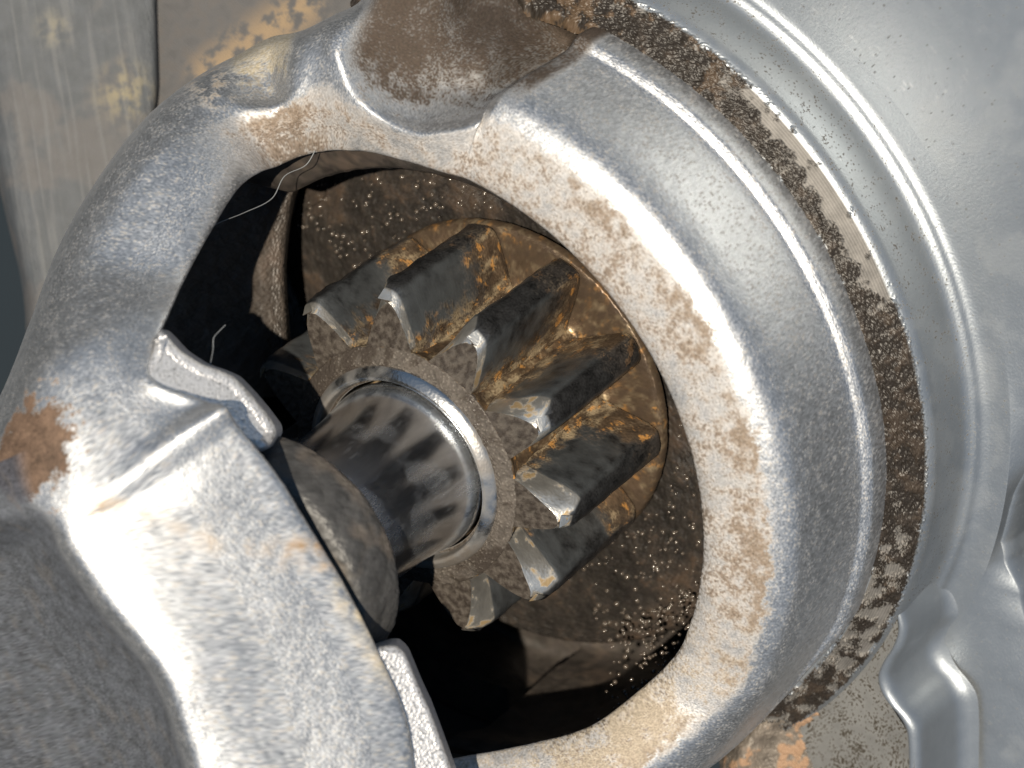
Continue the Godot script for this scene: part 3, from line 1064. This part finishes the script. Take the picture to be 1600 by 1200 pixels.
func build_pinion() -> void:
	var base := G0
	var t := thing("pinion_gear", "worn steel pinion gear with rusty golden tooth valleys inside the window", "gear", base)
	var body := turned([[14, 148], [9, 170], [8, 182], [11, 198], [15, 206], [34, 200], [150, 195], [299, 195], [303, 202], [305, 290], [308, 296], [320, 298], [326, 292], [328, 120]], PackedInt32Array([6, 12, 6, 4, 6, 26, 36, 3, 14, 3, 3, 3, 12]), -30, 330, 440, GP - G0)
	emboss(body, "hub", 2.4)
	part("gear_body", grid_mesh(body, base, baked(body, "hub", 1.5, 1.3)), t)
	var cap := grime_material()
	var mat: StandardMaterial3D
	for k in 11:
		var deg := -21.5 + 360.0 / 11.0 * k
		if k < 8:
			mat = baked(tooth_grid_for_bake(deg), "tooth", 12.0, 1.6)
		part("tooth", tooth_mesh(deg, k, base, mat, cap), t)
	var ring := turned([[16, 147], [14, 151], [0, 154], [-5, 156], [-6, 160], [-2, 166], [5, 173], [12, 176]], PackedInt32Array([3, 3, 3, 3, 4, 5, 4]), 0, 360, 200)
	part("collar", grid_mesh(ring, base, baked(ring, "collar", 3.0, 0.6)), t, "bright bevelled ring around the shaft")


func tooth_grid_for_bake(deg: float) -> Dictionary:
	var g := {"p": PackedVector3Array(), "nu": 30, "nv": 21, "ru": PackedFloat32Array(), "cv": PackedFloat32Array()}
	for i in 30:
		g.ru.append(i / 29.0)
		for j in 21:
			var w := absf(j - 10) / 10.0
			g.p.append(gear_axial(300.0 * i / 29.0, 303.0 - 115.0 * w * w, deg + (j - 10) * 2.0))
	for j in 21:
		g.cv.append(j / 20.0)
	return g


func grime_material() -> StandardMaterial3D:
	var m := plain("front grime", Vector3(0.12, 0.10, 0.085), 0.62, 0.1)
	m.metallic_specular = 0.3
	var img := Image.create_empty(256, 256, false, Image.FORMAT_RGBA8)
	var al := Image.create_empty(256, 256, false, Image.FORMAT_RGBA8)
	var nz := FastNoiseLite.new()
	nz.seed = 9
	nz.frequency = 1.0 / 16.0
	nz.fractal_octaves = 5
	var bytes := nz.get_seamless_image(256, 256).get_data()
	for y in 256:
		for x in 256:
			var q := bytes[y * 256 + x] / 255.0
			img.set_pixel(x, y, Color(q, q, q))
			al.set_pixel(x, y, Color(0.25, 0.23, 0.21).lerp(Color(0.17, 0.15, 0.135), smoothstep(0.3, 0.75, q)))
	m.albedo_color = Color.WHITE
	m.albedo_texture = ImageTexture.create_from_image(al)
	m.heightmap_enabled = true
	m.heightmap_texture = ImageTexture.create_from_image(img)
	m.heightmap_scale = 4.0 * S * 100.0
	return m


# ------------------------------------------------------------------ shaft and bushing

func build_shaft() -> void:
	var t := thing("drive_shaft", "polished steel shaft running from the grey bushing into the pinion", "shaft", axial(-150, 0, 0))
	var g := turned([[-420, 126], [-300, 127], [-150, 130], [-80, 133], [-40, 137], [-20, 140], [-8, 142], [0, 143], [16, 143]], PackedInt32Array([6, 30, 24, 10, 8, 8, 6, 3]), 0, 360, 300, (GP - G0) * 0.8)
	part("shaft_rod", grid_mesh(g, axial(-150, 0, 0), baked(g, "shaft", 2.0, 0.25)), t)
	var b := axial(-300, 0, 0)
	var o := thing("shaft_bushing", "dark grey greasy bushing ring around the shaft in the nose", "bushing", b)
	var r := turned([[-440, 120], [-400, 150], [-384, 186], [-374, 194], [-340, 197], [-300, 198], [-292, 196], [-286, 190], [-284, 182], [-283, 150], [-285, 134], [-300, 130]], PackedInt32Array([4, 6, 5, 8, 10, 5, 4, 4, 6, 4, 3]), 0, 360, 240)
	emboss(r, "bushing", 5.0)
	part("ring", grid_mesh(r, b, baked(r, "bushing", 2.5, 1.5)), o)


# ------------------------------------------------------------------ surroundings

func build_backdrop() -> void:
	var ground := MeshInstance3D.new()
	ground.name = "ground"
	var pm := PlaneMesh.new()
	pm.size = Vector2(0.34, 0.34)
	var dark := plain("dark ground", Vector3(0.012, 0.016, 0.02), 1.0, 0.0)
	dark.metallic_specular = 0.1
	ground.mesh = pm
	ground.material_override = dark
	ground.position = metres(Vector3(0, 0, -1500))
	add_child(ground, true)
	ground.set_meta("kind", "structure")
	var base := at(150, 150, -430)
	var t := thing("weathered_plate", "weathered grey steel part with scratches and a yellow stain behind the housing", "metal plate", base)
	var g := patch([[[-400, -260, -430], [-60, -200, -420], [120, -200, -425], [236, -200, -430], [250, -200, -440], [256, -200, -480]],
		[[-200, 0, -430], [0, 0, -420], [120, 0, -425], [224, 0, -430], [240, 0, -438], [246, 0, -480]],
		[[-40, 120, -520], [-10, 120, -440], [100, 130, -425], [228, 130, -430], [243, 130, -438], [250, 130, -480]],
		[[-14, 240, -520], [6, 240, -446], [90, 250, -430], [220, 240, -432], [238, 240, -440], [244, 240, -480]],
		[[10, 340, -520], [26, 340, -446], [90, 350, -432], [200, 350, -434], [280, 350, -440], [330, 350, -480]],
		[[36, 460, -520], [50, 460, -446], [100, 470, -434], [200, 470, -436], [280, 470, -440], [330, 470, -480]],
		[[46, 700, -520], [60, 700, -446], [100, 700, -434], [200, 700, -436], [280, 700, -440], [330, 700, -480]]], 220, 200)
	emboss(g, "plate", 3.0)
	part("plate_face", grid_mesh(g, base, baked(g, "plate", 1.6, 1.5)), t)
	var g2 := patch([[[200, -220, -470], [300, -220, -450], [420, -220, -440], [560, -220, -420], [760, -220, -400]],
		[[200, 0, -470], [300, 0, -450], [420, 0, -440], [560, 0, -420], [760, 0, -400]],
		[[200, 130, -472], [300, 130, -452], [420, 130, -442], [560, 130, -422], [760, 130, -402]],
		[[200, 330, -476], [300, 330, -456], [420, 330, -446], [560, 330, -426], [760, 330, -406]]], 180, 160)
	part("machined_face", grid_mesh(g2, base, baked(g2, "machined", 2.0, 1.5)), t, "dark face with fine machining lines and a rusty edge")


func build_small() -> void:
	var rng := RandomNumberGenerator.new()
	rng.seed = 21
	var ball := SphereMesh.new()
	ball.radius = 1.0
	ball.height = 2.0
	ball.radial_segments = 12
	ball.rings = 8
	var wet := plain("oil", Vector3(0.055, 0.044, 0.035), 0.14, 0.0)
	wet.metallic_specular = 0.8
	ball.material = wet
	var spots: Array[Transform3D] = []
	for k in 2300:
		var p: Vector3
		var side: Vector3
		if k < 950:
			var deg := rng.randf_range(-25.0, 205.0)
			var r := rng.randf_range(300.0, 480.0)
			p = axial(350, r, deg)
			if n_big.get_noise_3dv(p * 1.4) + rng.randf_range(-0.3, 0.3) < -0.05:
				continue
			side = -A
		else:
			var deg := rng.randf_range(-18.0, 24.0)
			var h := rng.randf_range(80.0, 350.0)
			if rng.randf() < 0.5:
				h = 76.0 + 70.0 * pow(rng.randf(), 2.0)
			p = axial(h, lerpf(lerpf(526.0, 564.0, smoothstep(76.0, 160.0, h)), 440.0, smoothstep(150.0, 365.0, h)) - 2.0, deg)
			side = (axial(h, 0, 0) - p).normalized()
		var s := rng.randf_range(1.5, 2.8) + 2.2 * pow(rng.randf(), 3.0)
		spots.append(Transform3D(Basis.from_scale(Vector3.ONE * s * S), metres(p + side * s * 0.3)))
	var mm := MultiMesh.new()
	mm.transform_format = MultiMesh.TRANSFORM_3D
	mm.mesh = ball
	mm.instance_count = spots.size()
	for k in spots.size():
		mm.set_instance_transform(k, spots[k])
	var o := MultiMeshInstance3D.new()
	o.name = "oil_drops"
	o.multimesh = mm
	add_child(o, true)
	tag(o, "tiny glossy oil drops beading on the brown surfaces inside the window", "oil drops", "", "stuff")

	var hair := plain("fibre", Vector3(0.10, 0.105, 0.11), 0.5, 0.0)
	fibre("fibre", [at(300, 382, 210), at(335, 352, 170), at(380, 333, 130), at(425, 310, 110), at(445, 275, 100), at(478, 258, 95), at(492, 236, 100)], 0.8, hair, "long pale hair curving across the upper left of the window")
	fibre("fibre", [at(328, 572, 372), at(333, 545, 340), at(334, 528, 330), at(342, 518, 320), at(352, 508, 310)], 0.9, hair, "short pale hair standing up behind the rounded lug")


func fibre(called: String, pts: Array, r: float, mat: Material, label: String) -> void:
	var rows := []
	for k in 9:
		var ring := PackedVector3Array()
		var an := TAU * k / 8.0
		for q in pts:
			ring.append(q + Vector3(cos(an), sin(an) * 0.7, sin(an) * 0.7) * r)
		rows.append(ring)
	var per := PackedInt32Array()
	for k in pts.size() - 1:
		per.append(8)
	var g := loft(rows, 1.0, per)
	var o := MeshInstance3D.new()
	o.name = called
	o.mesh = grid_mesh(g, pts[0], mat)
	o.position = metres(pts[0])
	add_child(o, true)
	tag(o, label, "hair", "pale hairs caught in the window")
